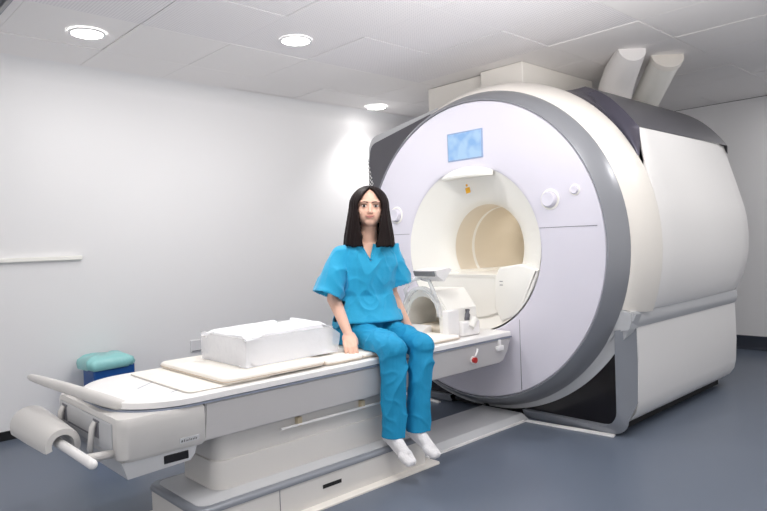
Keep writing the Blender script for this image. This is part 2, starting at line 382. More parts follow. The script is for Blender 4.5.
# body: side cover each side
def side_curve(t):   # t 0 top corner .. 1 bottom; (|y|, z)
    pts = [(.985,1.745),(1.004,1.63),(1.046,1.45),(1.090,1.25),(1.100,1.07),(1.092,.93),(1.065,.80),(1.03,.712),(1.005,.70)]
    f = t*(len(pts)-1); i = min(int(f), len(pts)-2); f -= i
    p0 = pts[max(i-1,0)]; p1 = pts[i]; p2 = pts[i+1]; p3 = pts[min(i+2, len(pts)-1)]
    return tuple(.5*((2*b)+(-a+c)*f+(2*a-5*b+4*c-d)*f*f+(-a+3*b-3*c+d)*f**3) for a, b, c, d in zip(p0, p1, p2, p3))
XR = 1.76
for sgn in (-1, 1):
    bm = nb(); rows = []
    for i in range(33):
        t = i/32; y, z = side_curve(t); xr = XR+.12*math.sin(PI*min(1, t*1.02))
        xf = .347+.012*max(0,(z-1.5)/.25)
        rows.append([(xf+.012, sgn*(y-.02-(.07 if z < 1.5 else 0)), z), (xf, sgn*(y-.006), z), (xf+.006, sgn*y, z)] + [(xf+(xr-xf)*k/8, sgn*(y-.012*(k/8)**3), z) for k in range(1, 8)] + [(xr-.02, sgn*(y-.02), z), (xr, sgn*(y-.05), z), (xr, sgn*(y-.5), z)])
    grid(bm, rows); part('side_cover', bm, 'white', S, smooth=True, auto=60)
    # dark sloping top panel
    bm = nb(); rows = []
    for i in range(13):
        t = i/12; y = .52+.465*t; z = 2.105-.358*t+.045*math.sin(PI*t); xf = .60-.245*t; xr = XR+.28*(1-t)**.7*(1-.0*t)+.0
        rows.append([(xf, sgn*y, z-.03), (xf, sgn*y, z), (xr, sgn*y, z), (xr, sgn*y, z-.06)])
    grid(bm, rows); part('top_panel', bm, 'dark', S, smooth=True, auto=40)
# crown (top closing surface, mostly unseen)
bm = nb(); rows = []
for i in range(21):
    y = -.52+1.04*i/20; zr = CZ+math.sqrt(1.104**2-y*y)
    rows.append([(.34, y, zr-.01), (.45, y, max(2.02, zr-.045)), (.60, y, 2.09), (XR+.25, y, 2.10), (XR+.25, y, 1.7)])
grid(bm, rows); part('crown_cover', bm, 'white', S, smooth=True, auto=40)
bm = nb(); prism(bm, [(-.9,.1),(.9,.1),(.95,.9),(.95,1.3),(.90,1.70),(.58,2.05),(-.58,2.05),(-.90,1.70),(-.95,1.3),(-.95,.9)], XR-.06, XR-.01, 'x'); part('rear_cover', bm, 'white', S)
bm = nb(); cyl(bm, (XR-.07, 0, CZ+.01), (XR-.062, 0, CZ+.01), .29, n=48); part('bore_end', bm, 'beige', S)
# dark concave shoulder on the right
bm = nb(); rows = []
A0 = math.atan2(1.585-CZ, .975); A1 = math.atan2(2.128-CZ, .30)
edge = [V((.60-.245*t, .52+.465*t, 2.105-.358*t+.045*math.sin(PI*t))) for t in (0,.25,.5,.75,1)] + [ V((.352,.990,1.66)), V((.346,.985,1.585))]
def edge_at(t):
    f = t*(len(edge)-1); i = min(int(f), len(edge)-2); return edge[i].lerp(edge[i+1], f-i)
for i in range(25):
    t = i/24; a = A1+(A0-A1)*t
    p = V((.338, 1.104*math.cos(a), CZ+1.104*math.sin(a))); e = edge_at(t); row = []
    for k in range(13):
        s = k/12; q = p.lerp(e, s); d = (p.lerp(e, .5)-p).length*.42
        row.append((q.x+d*math.sin(PI*s)*.9*(1-.3*s), -(q.y-d*.35*math.sin(PI*s)), q.z-d*.35*math.sin(PI*s)))
    rows.append(row)
grid(bm, rows); part('shoulder_panel', bm, 'dark_gloss', S, smooth=True)
# left shoulder box with dark front and diamond grille
YL = 1.27
lb = nb()
out = [(1.0, 0.0), (YL, 0.0), (YL, 1.86)] + [(YL-.13+.13*math.cos(a), 1.88+.13*math.sin(a)) for a in [PI/2*i/8 for i in range(9)]] + [(.50, 2.11), (.50, 1.70), (.9, 1.2)]
prism(lb, out, .30, 1.6, 'x'); lb = part('left_housing', lb, 'silver', S, smooth=True, auto=30)
bm = nb()
ins = [(1.02, .3), (YL-.10, 1.35), (YL-.015, 1.80)] + [(YL-.115+.09*math.cos(a), 1.86+.09*math.sin(a)) for a in [PI*.5*i/6+.1 for i in range(6)]] + [(.57, 2.075), (.50, 1.9), (.8, 1.3)]
prism(bm, ins, .292, .302, 'x'); part('front_panel', bm, 'dark', lb)
bm = nb()
prism(bm, [(YL-.003,.2),(YL-.003,1.84),(YL-.12,1.38),(YL-.16,.2)], .290, .2915, 'x')
lb2 = part('grille', bm, 'dark', lb)
ylim = lambda z: YL-.003-(1.84-z)*.254 if z > 1.38 else YL-.12-(1.38-z)*.034
bm = nb()
for i in range(52):
    z0 = .25+i*.033
    for d in (-1, 1):
        pts = [V((.2885, YL-.004-.15*k/30, z0+d*.14*k/30)) for k in range(31)]
        pts = [p for p in pts if p.z < 1.84 and p.y > ylim(p.z) and p.z > .2]
        if len(pts) > 2: tube(bm, [pts[0], pts[-1]], .0032, 4)
part('grille_wire', bm, 'white', lb2)
# base: silver band, pods, frames, black recess
for sgn in (-1, 1):
    bm = nb(); prism(bm, [(sgn*.99,.60),(sgn*1.012,.625),(sgn*1.022,.66),(sgn*1.016,.705),(sgn*.93,.712),(sgn*.8,.60)], .20, XR+.02, 'x'); part('silver_band', bm, 'silver', S, smooth=True, auto=50)
    pod = [(sgn*1.0,.61),(sgn*1.005,.35),(sgn*.998,.19),(sgn*.985,.13),(sgn*.955,.085),(sgn*.91,.05),(sgn*.80,.045),(sgn*.8,.61)]
    bm = nb(); prism(bm, pod, .22, XR+.03, 'x'); part('lower_cover', bm, 'white', S, smooth=True, auto=40)
    # front frame: chamfered upright + foot bar
    bm = nb(); rows = []
    def ring_pt(y, z): return y, z
    path_in = [(.925,.60),(.925,.40),(.925,.20)] + [(.925-.09+.09*math.cos(a), .145+.09*math.sin(a)) for a in [-PI/2*i/6 for i in range(7)]] + [(.60,.055),(.30,.055)]
    path_out = [(1.0,.615),(1.004,.42),(.998,.19)] + [(.985-.0-.10*(1-math.cos(a)), .10+.09*math.sin(a)) for a in [-PI/2*i/6 for i in range(7)]] + [(.60,.004),(.30,.004)]
    for (a, b) in zip(path_in, path_out):
        rows.append([(.16, sgn*a[0], a[1]), (.105, sgn*a[0], a[1]), (.115, sgn*(a[0]*.6+b[0]*.4), a[1]*.6+b[1]*.4), (.225 if b[1] > .15 else .13, sgn*b[0], max(.004, b[1]))])
    grid(bm, rows); part('base_frame', bm, 'frame_grey', S, smooth=True, auto=50)
    bm = nb(); prism(bm, [(sgn*.955,.712),(sgn*1.016,.705),(sgn*1.02,.66),(sgn*1.006,.608),(sgn*.93,.592),(sgn*.885,.53),(sgn*.86,.56),(sgn*.91,.66)], .118, .225, 'x'); part('corner_panel', bm, 'silver', S, smooth=True, auto=30)
    bm = nb(); prism(bm, [(sgn*.928,.03),(sgn*.928,.68),(sgn*.85,.72),(sgn*.2,.30),(sgn*.2,.03)], .14, .16, 'x'); part('recess_panel', bm, 'black', S)
    bm = nb(); prism(bm, [(.05,sgn*.36),(.075,sgn*.36),(.135,sgn*.90),(.10,sgn*.905)], 0, .009, 'z'); part('floor_strip', bm, 'tabletop', S)
bm = nb(); box(bm, (.15, -.9, .012), (XR-.05, .9, .12)); part('plinth', bm, 'matte_black', S)

# ------------------------------------------------------------------ patient table
TZ = .57
T = empty('patient_table', (-1.3, 0, 0), 'long white scanner patient table on a pedestal in front of the ring', 'patient table')
yn, yf, xe = -.335, .36, -2.40
top = rrect(-2.37, yn, -.035, yf, (.26, .01, .01, .26), 14)
def scaled(pts, e, c=(-1.2, .01)):
    return [(p[0]+e*(1 if p[0] < c[0] else -1), p[1]+e*(1 if p[1] < c[1] else -1)) for p in pts]
bm = nb(); rows = []
for e, z in ((.012, TZ-.030), (.0, TZ-.026), (0, TZ-.004), (.004, TZ), (.03, TZ+.001)):
    rows.append([(x, y, z) for x, y in scaled(top, e)])
vs = grid(bm, rows, close_v=True); bm.faces.new(vs[-1]); bm.faces.new(vs[0][::-1]); part('tabletop', bm, 'tabletop', T, smooth=True, auto=40)
bm = nb(); rows = [[(x, y, z) for x, y in scaled(top, e)] for e, z in ((.02, TZ-.029), (-.004, TZ-.030), (-.004, TZ-.036), (.02, TZ-.037))]
grid(bm, rows, close_v=True); part('rim_strip', bm, 'rim', T, smooth=True, auto=40)
# side skirt panels
zb, zt = .385, TZ-.036
for sgn, y in ((-1, yn), (1, yf)):
    bm = nb(); prism(bm, [(-2.062, zt), (-.04, zt), (-.075, .455), (-.12, .405), (-.16, .395), (-2.075, zb)], y, y-sgn*.05, 'y')
    bmesh.ops.bevel(bm, geom=[e for e in bm.edges if all(abs(v.co.y-y) < 1e-5 for v in e.verts)], offset=.006, segments=2, affect='EDGES')
    part('side_panel', bm, 'skirt', T, smooth=True, auto=30)
bm = nb(); box(bm, (-2.06, yn+.05, .42), (-.12, yf-.05, zt)); part('core', bm, 'tablew', T)
# head-end housing
bm = nb(); rows = []
for z, e in ((.375, .012), (.39, 0), (.50, 0), (zt-.012, 0), (zt, .006)):
    rows.append([(x, y, z) for x, y in scaled(rrect(xe, yn, -2.068, yf, (.035, .002, .002, .035), 6), e, (-2.2, .01))])
vs = grid(bm, rows, close_v=True); bm.faces.new(vs[-1]); bm.faces.new(vs[0][::-1]); E_ = part('end_housing', bm, 'tablew', T, smooth=True, auto=40)
bm = nb(); box(bm, (xe-.006, yn+.06, .405), (xe+.002, yf-.05, .515), .005); part('end_panel', bm, 'silver', E_)
bm = nb(); prism(bm, [(xe+.01, .378), (-2.10, .378), (-2.11, .345), (-2.13, .325), (xe+.03, .315)], yn+.012, yf-.012, 'y'); part('under_skirt', bm, 'silver', E_)
bm = nb(); box(bm, (-2.235, yn+.0105, .334), (-2.135, yn+.02, .367), .003); part('slot', bm, 'black', E_)
# model plate with dark italic strokes
bm = nb(); box(bm, (-2.175, yn-.0015, .4), (-2.095, yn+.002, .42)); pl = part('name_plate', bm, 'silver', E_)
bm = nb()
x = -2.170
for w_, h_ in ((.010,.007),(.006,.009),(.004,.006),(.007,.006),(.003,.009),(.008,.006),(.006,.006),(.004,.009),(.006,.006)):
    prism(bm, [(x, .405), (x+w_*.5, .405), (x+w_*.8, .405+h_), (x+w_*.3, .405+h_)], yn-.0022, yn-.0012, 'y'); x += w_+.0015
part('lettering', bm, 'matte_black', pl)
# latches
for y in (.24, -.13):
    bm = nb(); box(bm, (xe-.009, y-.03, .50), (xe-.004, y+.03, .507)); box(bm, (xe-.0085, y-.022, .44), (xe-.0055, y+.022, .498))
    lt = part('latch', bm, 'seam', E_)
    bm = nb(); tube(bm, [(xe-.012, y+.0, .50), (xe-.022, y, .48), (xe-.028, y, .44), (xe-.034, y, .40), (xe-.03, y, .385)], [.009, .012, .011, .012, .008], 10); part('latch_lever', bm, 'tablew', lt, smooth=True)
bm = nb(); box(bm, (xe-.009, -.10, .438), (xe-.005, .20, .442)); part('groove', bm, 'seam', E_)
# grab handle
bm = nb(); pts = [(-2.482,.455,.606), (-2.478,.43,.606), (-2.46,.30,.602), (-2.43,.15,.594), (-2.40,.0,.583), (-2.37,-.12,.572), (-2.34,-.18,.560), (-2.31,-.20,.550)]
tube(bm, pts, [.010,.016,.02,.022,.024,.024,.022,.014], 14); part('handle', bm, 'tablew', T, smooth=True, auto=60)
bm = nb(); tube(bm, [(-2.33,.28,.55), (-2.40,.29,.575), (-2.455,.29,.598)], .013, 10); part('handle_mount', bm, 'tablew', T, smooth=True)
# roll holder: open half shell round a rod
bm = nb(); rows = []
xc, zc = -2.505, .418
for i in range(27):
    a = math.radians(-60+258*i/26)
    rows.append([(xc+(ro)*math.cos(a)*1.0, y, zc+ro*math.sin(a)) for ro, y in ((.040,-.06),(.062,-.06),(.066,-.04),(.074,.15),(.080,.37),(.073,.40),(.056,.395),(.042,.3))])
grid(bm, rows, close_v=True)
rh = part('roll_holder', bm, 'tablew', T, smooth=True, auto=50)
bm = nb(); cyl(bm, (xc, -.37, zc), (xc, .38, zc), .017, n=20); ellipsoid(bm, (xc, -.37, zc), (.017,.017,.017)); part('rod', bm, 'tabletop', rh, smooth=True, auto=50)
for y in (-.27,):
    bm = nb(); tube(bm, [(xc, y, zc-.005), (xc+.04, y, .41), (xe+.02, y, .405)], .016, 10); part('bracket', bm, 'tablew', rh, smooth=True)
bm = nb(); tube(bm, [(xc, .37, zc), (xe+.02, .30, .40)], .016, 10); part('bracket', bm, 'tablew', rh, smooth=True)
# pedestal
def rb(bm, x0, y0, x1, y1, z0, z1, r, e=.006):
    o_ = rrect(x0, y0, x1, y1, (r,)*4, 8); c = ((x0+x1)/2, (y0+y1)/2)
    vs = grid(bm, [[(x, y, z) for x, y in scaled(o_, ee, c)] for ee, z in ((0, z0), (0, z1-e), (e*.3, z1-e*.3), (e, z1))], close_v=True)
    bm.faces.new(vs[-1]); bm.faces.new(vs[0][::-1]); return bm
bm = nb(); rb(bm, -2.01, -.295, -.90, .03, .15, .272, .06); ped = part('pedestal', bm, 'tablew', T, smooth=True, auto=40)
bm = nb(); rb(bm, -2.0, -.285, -.90, .025, .268, .44, .055); part('column', bm, 'tablew', ped, smooth=True, auto=40)
bm = nb(); box(bm, (-1.70, -.312, .338), (-1.0, -.302, .348), .002); tr = part('side_rail', bm, 'tabletop', ped)
for x in (-1.60, -1.225):
    bm = nb(); box(bm, (x-.012, -.31, .335), (x+.012, -.286, .375), .003); part('rail_bracket', bm, 'brass', tr)
# base plinth
bm = nb(); rb(bm, -2.15, -.405, -.875, .045, .004, .142, .05, .002); bs = part('base', bm, 'tablew', T, smooth=True, auto=40)
bm = nb(); rb(bm, -2.155, -.41, -.872, .05, .128, .150, .052, .012); part('base_trim', bm, 'frame_grey', bs, smooth=True, auto=60)
bm = nb(); rb(bm, -2.125, -.38, -.89, .02, .145, .1535, .045, .002); part('base_top', bm, 'silver', bs, smooth=True, auto=40)
bm = nb(); rb(bm, -2.19, -.455, -.84, .09, 0, .008, .02, .002); part('floor_flange', bm, 'cream', bs)
bm = nb(); box(bm, (-1.56, -.4065, .066), (-1.455, -.404, .083)); part('slot', bm, 'matte_black', bs)
bm = nb(); box(bm, (-1.785, -.4062, .01), (-1.782, -.404, .126)); part('seam', bm, 'seam', bs)
bm = nb(); prism(bm, [(-.345,0),(-.345,.006),(-.30,.034),(.01,.034),(.05,.006),(.05,0)], -.875, .10, 'x')
fr = part('floor_rail', bm, 'silver', T)
bm = nb(); box(bm, (-.875, -.36, 0), (.05, -.335, .008)); part('rail_edge', bm, 'tabletop', fr)
# controls on the near side
bm = nb(); cyl(bm, (-.415, yn-.002, .452), (-.415, yn-.008, .452), .022, n=24); eb = part('button_base', bm, 'tabletop', T, smooth=True, auto=40)
bm = nb(); cyl(bm, (-.415, yn-.008, .452), (-.415, yn-.024, .452), .015, .017, n=24); b_ = part('emergency_button', bm, 'red', eb, smooth=True, auto=40); b_['label'] = 'red emergency button'
bm = nb(); tube(bm, [(-.375, yn-.006, .51), (-.385, yn-.01, .495), (-.40, yn-.008, .472)], .006, 8); part('cord', bm, 'tabletop', T)
bm = nb(); box(bm, (-.20, yn-.018, .47), (-.135, yn+.001, .50), .005); box(bm, (-.175, yn-.012, .50), (-.155, yn+.001, .535), .003); part('release_lever', bm, 'tabletop', T, smooth=True, auto=30)
# fine printed lines on the table top
bm = nb()
for (x0, y0, x1, y1) in ((-2.2,-.02,-2.02,.13), (-2.14,-.20,-2.0,-.13)):
    d = V((x1-x0, y1-y0, 0)).normalized().cross(V((0,0,1)))*.0018
    bm = nb(); q = [V((x0,y0,0))-d, V((x1,y1,0))-d, V((x1,y1,0))+d, V((x0,y0,0))+d]; prism(bm, [(p.x, p.y) for p in q], TZ+.001, TZ+.0016, 'z'); part('marking_line', bm, 'rim', T)

# ------------------------------------------------------------------ pads, block
def pad(name, outline, z0, z1, label, cat, group=None, piping=True, m='pad', rot=0):
    cx = sum(p[0] for p in outline)/len(outline); cy = sum(p[1] for p in outline)/len(outline)
    r = empty(name, (cx, cy, z0), label, cat, group)
    bm = nb(); h = z1-z0; rows = []
    for s, z in ((.012, z0), (.002, z0+h*.2), (0, z0+h*.5), (.003, z0+h*.8), (.014, z1)):
        rows.append([(cx+(x-cx)*(1-s*1.6), cy+(y-cy)*(1-s*2.5), z) for x, y in outline])
    vs = grid(bm, rows, close_v=True); bm.faces.new(vs[-1]); bm.faces.new(vs[0][::-1])
    part('cushion', bm, m, r, smooth=True, auto=55)
    if piping:
        bm = nb(); pts = [(x, y, z0+h*.35) for x, y in outline]; pts.append(pts[0])
        tube(bm, [(cx+(x-cx)*1.003, cy+(y-cy)*1.006, z) for x, y, z in pts], .0018, 6); part('piping', bm, 'padedge', r)
    return r
pad('table_mat', rrect(-2.11, -.29, -1.72, .31, (.03,)*4), TZ+.002, TZ+.010, 'thin flat cream mat lying at head end of patient table', 'mat', piping=False)
pad('mattress_pad', rrect(-1.96, -.305, -1.43, .33, (.04,)*4), TZ+.011, TZ+.036, 'padded cream mattress section under the wrapped foam block', 'mattress pad', 'mattress pads on the table')
pad('mattress_pad', rrect(-1.425, -.30, -1.20, .33, (.02,)*4), TZ+.002, TZ+.026, 'cream mattress section between the wrapped block and the seated woman', 'mattress pad', 'mattress pads on the table')
pad('mattress_pad', rrect(-1.195, -.295, -.46, .33, (.02,)*4), TZ+.002, TZ+.026, 'cream mattress section under the woman, reaching to the head coil', 'mattress pad', 'mattress pads on the table')

zf = TZ+.037
F_ = empty('foam_block', (-1.5, .02, zf), 'thick white foam block wrapped in clear plastic, on the table', 'foam block')
def lumpy(bm, amp, sc, seed=0):
    for v in bm.verts:
        n = noise.noise_vector(v.co*sc+V((seed,0,0))); v.co += n*amp
P8 = [(-1.775,-.175),(-1.30,-.160),(-1.28,.215),(-1.775,.20)]
bm = nb(); prism(bm, P8, zf, zf+.118, 'z')
bmesh.ops.subdivide_edges(bm, edges=bm.edges, cuts=9, use_grid_fill=True)
bmesh.ops.bevel(bm, geom=[e for e in bm.edges if len(e.link_faces) == 2 and e.calc_face_angle(0) > 1], offset=.016, segments=3, affect='EDGES')
for v in bm.verts:   # sloping down a little at the far end
    t = (v.co.x+1.8)/.56; v.co.z = zf+(v.co.z-zf)*(1+.10*max(0, t)) 
lumpy(bm, .004, 7); 
zmin = min(v.co.z for v in bm.verts)
for v in bm.verts: v.co.z = max(v.co.z, zf+.001)
part('foam', bm, 'foam', F_, smooth=True, auto=60)
bm = nb(); prism(bm, [(-1.79,-.195),(-1.255,-.185),(-1.20,.05),(-1.23,.225),(-1.79,.215)], zf, zf+.13, 'z')
bmesh.ops.subdivide_edges(bm, edges=bm.edges, cuts=23, use_grid_fill=True)
for v in bm.verts:
    t = max(0, (v.co.x+1.32)/.12); 
    if t > 0: v.co.z = zf+(v.co.z-zf)*(1-.45*min(1, t))
    n = noise.noise_vector(v.co*11); n2 = noise.noise_vector(v.co*30); k = .0045+.026*min(1, t)
    v.co += n*k*.7+n2*k*.3
for v in bm.verts: v.co.z = max(v.co.z, zf+.0015)
part('plastic_wrap', bm, 'film', F_, smooth=True, auto=50)

# ------------------------------------------------------------------ head coil
K = empty('head_coil', (-.33, -.03, TZ+.002), 'white head coil with arched opening and mirror, at scanner mouth', 'head coil')
zk = TZ+.003
def arch(o0, o1, zt_, ch, ir, cz_):
    """outer chamfered outline with an arched opening"""
    out = [(o0, zk), (o0, zt_-ch), (o0+ch*.8, zt_), (o1-ch*.8, zt_), (o1, zt_-ch), (o1, zk)]
    c = (o0+o1)/2
    inn = [(c+ir, zk)] + [(c+ir*math.cos(a), cz_+ir*math.sin(a)) for a in [PI*i/14 for i in range(15)]] + [(c-ir, zk)]
    return out+inn
bm = nb(); prism(bm, arch(-.20, .17, zk+.27, .11, .125, zk+.115), -.47, -.20, 'x')
bmesh.ops.bevel(bm, geom=[e for e in bm.edges if all(v.co.x < -.46 for v in e.verts)], offset=.006, segments=2, affect='EDGES')
part('shell', bm, 'funnel', K, smooth=True, auto=30)
bm = nb(); box(bm, (-.43, -.12, zk), (-.21, .09, zk+.055), .02, 3); part('head_cushion', bm, 'beige', K, smooth=True, auto=40)
bm = nb(); box(bm, (-.23, -.13, zk+.03), (-.21, .10, zk+.23), .004); part('back_plate', bm, 'beige', K)
bm = nb(); prism(bm, [(-.56, zk), (-.56, zk+.02), (-.50, zk+.05), (-.45, zk+.06), (-.45, zk)], -.06, .15, 'y'); part('neck_rest', bm, 'tabletop', K)
bm = nb(); rows = []
for i in range(21):
    a = PI*i/20; rows.append([(x, -.015+r*math.cos(a), zk+.12+r*math.sin(a)*1.15) for x, r in ((-.50,.135),(-.50,.152),(-.465,.152),(-.465,.135))])
grid(bm, rows, close_v=True); part('front_hoop', bm, 'clear', K, smooth=True, auto=40)
bm = nb(); tube(bm, [(-.48,-.14,zk+.20),(-.50,-.13,zk+.27),(-.49,-.09,zk+.33),(-.49,-.03,zk+.345)], .012, 10); tube(bm, [(-.48,.10,zk+.20),(-.50,.10,zk+.27),(-.49,.06,zk+.33),(-.49,-.03,zk+.345)], .012, 10); part('mirror_arm', bm, 'clear', K, smooth=True)
bm = nb(); prism(bm, [(-.54,.965),(-.42,.975),(-.40,.965),(-.47,.90),(-.53,.935)], -.13, .05, 'y'); bmesh.ops.translate(bm, verts=bm.verts, vec=(0,-.06,0)); mh = part('mirror_frame', bm, 'tabletop', K)
bm = nb(); prism(bm, [(-.533,.938),(-.545,.965),(-.55,.96),(-.538,.932)], -.12, .04, 'y'); bmesh.ops.translate(bm, verts=bm.verts, vec=(0,-.06,0)); part('mirror', bm, 'metal', mh)
bm = nb(); box(bm, (-.50, -.235, zk), (-.40, -.19, zk+.16), .008, 3); box(bm, (-.40, -.26, zk), (-.24, -.19, zk+.085), .012, 3); part('connector_block', bm, 'tabletop', K, smooth=True, auto=40)
bm = nb(); tube(bm, [(-.30,-.205,zk+.07),(-.30,-.215,zk+.12),(-.29,-.205,zk+.145)], .016, 12); part('lock_knob', bm, 'seam', K, smooth=True)
bm = nb(); cyl(bm, (-.33, -.262, zk+.05), (-.29, -.262, zk+.10), .022, n=16); part('plug', bm, 'funnel', K, smooth=True, auto=40)

# ------------------------------------------------------------------ woman
W = empty('person', (-.95, -.03, TZ+.026), 'seated woman with long dark hair in blue scrubs and white socks', 'person')
fb = V((-.35,-.94,0)).normalized(); Lf = V((0,0,1)).cross(fb); Lf.normalize()
UP = V((0,0,1))
def loft(bm, rings, n=28):
    rows = []
    for c, hw, hd in rings:
        c = V(c); rows.append([c+Lf*hw*math.copysign(abs(math.cos(a))**.85, math.cos(a))+fb*hd*math.copysign(abs(math.sin(a))**.9, math.sin(a)) for a in [2*PI*k/n for k in range(n)]])
    vs = grid(bm, rows, close_v=True); bm.faces.new(vs[0][::-1]); bm.faces.new(vs[-1])
hipR, hipL = V((-1.02,.0,.675)), V((-.855,-.05,.675))
knR, knL = V((-1.108,-.42,.616)), V((-.945,-.45,.616))
anR, anL = V((-1.142,-.43,.245)), V((-1.008,-.455,.25))
hem = .045
shR, shL = V((-1.088,.0,1.080)), V((-.792,-.10,1.088))
elR, elL = V((-1.105,.04,.848)), V((-.80,-.085,.858))
wrR, wrL = V((-1.166,-.14,.684)), V((-.745,-.155,.668))
# head frame
fh = V((-.64,-.765,-.03)).normalized(); hr = V((0,0,1)).cross(fh).normalized()      # hr: her left = image right
tilt = Matrix.Rotation(math.radians(-2.5), 3, fh); hr = tilt @ hr; hu = fh.cross(hr); hu = -hu if hu.z < 0 else hu
HC = V((-.928,-.075,1.322))
HR = Matrix((hr, fh, hu)).transposed()
def H(x, y, z): return HC+HR @ V((x, y, z))
body = nb()
loft(body, [((-.935,-.02,.60),.145,.090), ((-.937,-.018,.68),.150,.092), ((-.937,-.025,.76),.132,.085), ((-.935,-.04,.83),.122,.088), ((-.932,-.045,.92),.135,.098), ((-.93,-.05,1.0),.150,.100), ((-.93,-.05,1.055),.140,.085), ((-.928,-.05,1.10),.095,.066), ((-.926,-.052,1.135),.050,.050)])
capsule(body, (-.926,-.05,1.08), H(0,-.02,-.06), .047, .046)
for a, b, r0, r1 in ((hipR,knR,.064,.046),(hipL,knL,.064,.046),(knR,anR,.044,.032),(knL,anL,.044,.032),
                     (shR+V((.012,0,-.02)),elR,.038,.035),(shL+V((-.012,0,-.02)),elL,.038,.035),(elR,wrR,.037,.024),(elL,wrL,.037,.024)):
    capsule(body, a, b, r0, r1)
# head
ellipsoid(body, H(0,-.012,.022), (.078,.090,.092), HR); ellipsoid(body, H(0,.022,-.028), (.066,.062,.068), HR)
ellipsoid(body, H(0,.050,-.070), (.032,.030,.024), HR); ellipsoid(body, H(.034,.038,-.018), (.031,.036,.034), HR); ellipsoid(body, H(-.034,.038,-.018), (.031,.036,.034), HR)
capsule(body, H(0,.080,.018), H(0,.099,-.017), .008, .0105); ellipsoid(body, H(.010,.089,-.021), (.008,.009,.006), HR); ellipsoid(body, H(-.010,.089,-.021), (.008,.009,.006), HR)
ellipsoid(body, H(0,.067,.036), (.056,.018,.012), HR)
ellipsoid(body, H(0,.080,-.045), (.021,.011,.009), HR)
for s in (-1, 1): ellipsoid(body, H(s*.074,-.012,-.005), (.008,.016,.028), HR)
# feet
def foot(bm, an, toe_dir, grow=0):
    d = toe_dir.normalized(); heel = an+V((0,.025,-.055))+d*-.02
    capsule(bm, an+V((0,0,.02)), an+V((0,0,-.03)), .034+grow, .033+grow)
    capsule(bm, an+V((0,0,-.03)), heel, .033+grow, .028+grow)
    ball = heel+d*.135; tip = heel+d*.180
    side = d.cross(UP).normalized()
    capsule(bm, an+V((0,0,-.045)), ball+V((0,0,.008)), .030+grow, .024+grow); capsule(bm, heel, ball, .027+grow, .023+grow)
    for s in (-.016, .016): capsule(bm, ball+side*s, tip+side*s*.75, .020+grow, .015+grow)
tdR = V((-.02,-.80,-.50)); tdL = V((.04,-.80,-.50))
foot(body, anR, tdR); foot(body, anL, tdL)
# hands: palm + five fingers
def hand(bm, wr, d, nrm, thumb):
    """d: direction of fingers, nrm: back of hand normal, thumb: side direction"""
    d = d.normalized(); s = thumb.normalized()
    R_ = Matrix((s, d, nrm.normalized())).transposed()
    ellipsoid(bm, wr+d*.045, (.036,.052,.015), R_)
    capsule(bm, wr, wr+d*.03, .022, .02)
    for k, (off, ln) in enumerate(((.027,.066),(.009,.078),(-.010,.072),(-.028,.056))):
        b0 = wr+d*.078+s*off; b1 = b0+d*ln*.5-nrm*.006; b2 = b1+d*ln*.32-nrm*.016; b3 = b2+d*ln*.18-nrm*.016
        capsule(bm, wr+d*.05+s*off*.8, b0, .0095, .009); capsule(bm, b0, b1, .0088, .0082); capsule(bm, b1, b2, .0082, .0075); capsule(bm, b2, b3, .0075, .0065)
    t0 = wr+d*.022+s*.022; t1 = t0+d*.034+s*.012-nrm*.008; t2 = t1+d*.030-s*.001-nrm*.006
    capsule(bm, t0, t1, .013, .0105); capsule(bm, t1, t2, .0105, .0085)
hdir = V((-.47,-.74,-.48))
hand(body, wrR, hdir, V((-.38,-.33,.87)), V((.80,-.59,.13)))
hand(body, wrL, V((.06,-.5,-.3)), V((.4,-.3,.8)), V((-.85,-.3,.2)))
body = voxel(body, .0036, 5)
# face details, joined into the body mesh
def feat(bm, c, r, mi, u=14, v=8): ellipsoid(bm, c, r, HR, u, v, mi)
for s in (-1, 1):
    feat(body, H(s*.031,.0730,.012), (.0142,.008,.0062), 3)
    feat(body, H(s*.031,.0787,.012), (.0066,.0042,.0062), 4)
    feat(body, H(s*.0315,.0765,.0192), (.0165,.0060,.0020), 4)
    for k in range(9):
        t = k/8; feat(body, H(s*(.015+.036*t), .084-.018*t*t-.003*t, .0300+.0055*math.sin(.5+2.1*t)), (.0050,.0045,.0030-.0012*t), 2, 8, 6)
for k in range(9):
    t = -1+k/4; w_ = 1-abs(t)**1.6
    feat(body, H(.023*t, .0905-.009*t*t, -.0418+.0042*t*t), (.0036,.004,.0024*w_+.0012), 1, 8, 6)
    feat(body, H(.020*t, .0895-.009*t*t, -.0473+.0080*t*t), (.0036,.004,.0034*w_+.0008), 1, 8, 6)
part('body', body, ['skin','lips','brow','eyewhite','iris'], W, smooth=True)

def folds(bm, amp, sc, stretch=(1,1,1), seed=0):
    bm.normal_update(); mv = []
    for v in bm.verts:
        w = noise.noise_vector(v.co*4+V((seed,0,0)))*.35
        p = V((v.co.x*stretch[0], v.co.y*stretch[1], v.co.z*stretch[2]))*sc+V((seed,seed,seed))+w
        n = max(0, 1-3.2*abs(noise.noise(p))); n2 = noise.noise(p*.5)
        mv.append(v.normal*amp*(n*n*.9+n2*.8-.2))
    for v, d in zip(bm.verts, mv): v.co += d
def soft(bm, k):
    for _ in range(k): bmesh.ops.smooth_vert(bm, verts=bm.verts, factor=.5)
def cut(bm, fn):
    bmesh.ops.delete(bm, geom=[v for v in bm.verts if fn(v.co)], context='VERTS')
def solidify(o, t):
    m = o.modifiers.new('solid', 'SOLIDIFY'); m.thickness = t; m.offset = -1
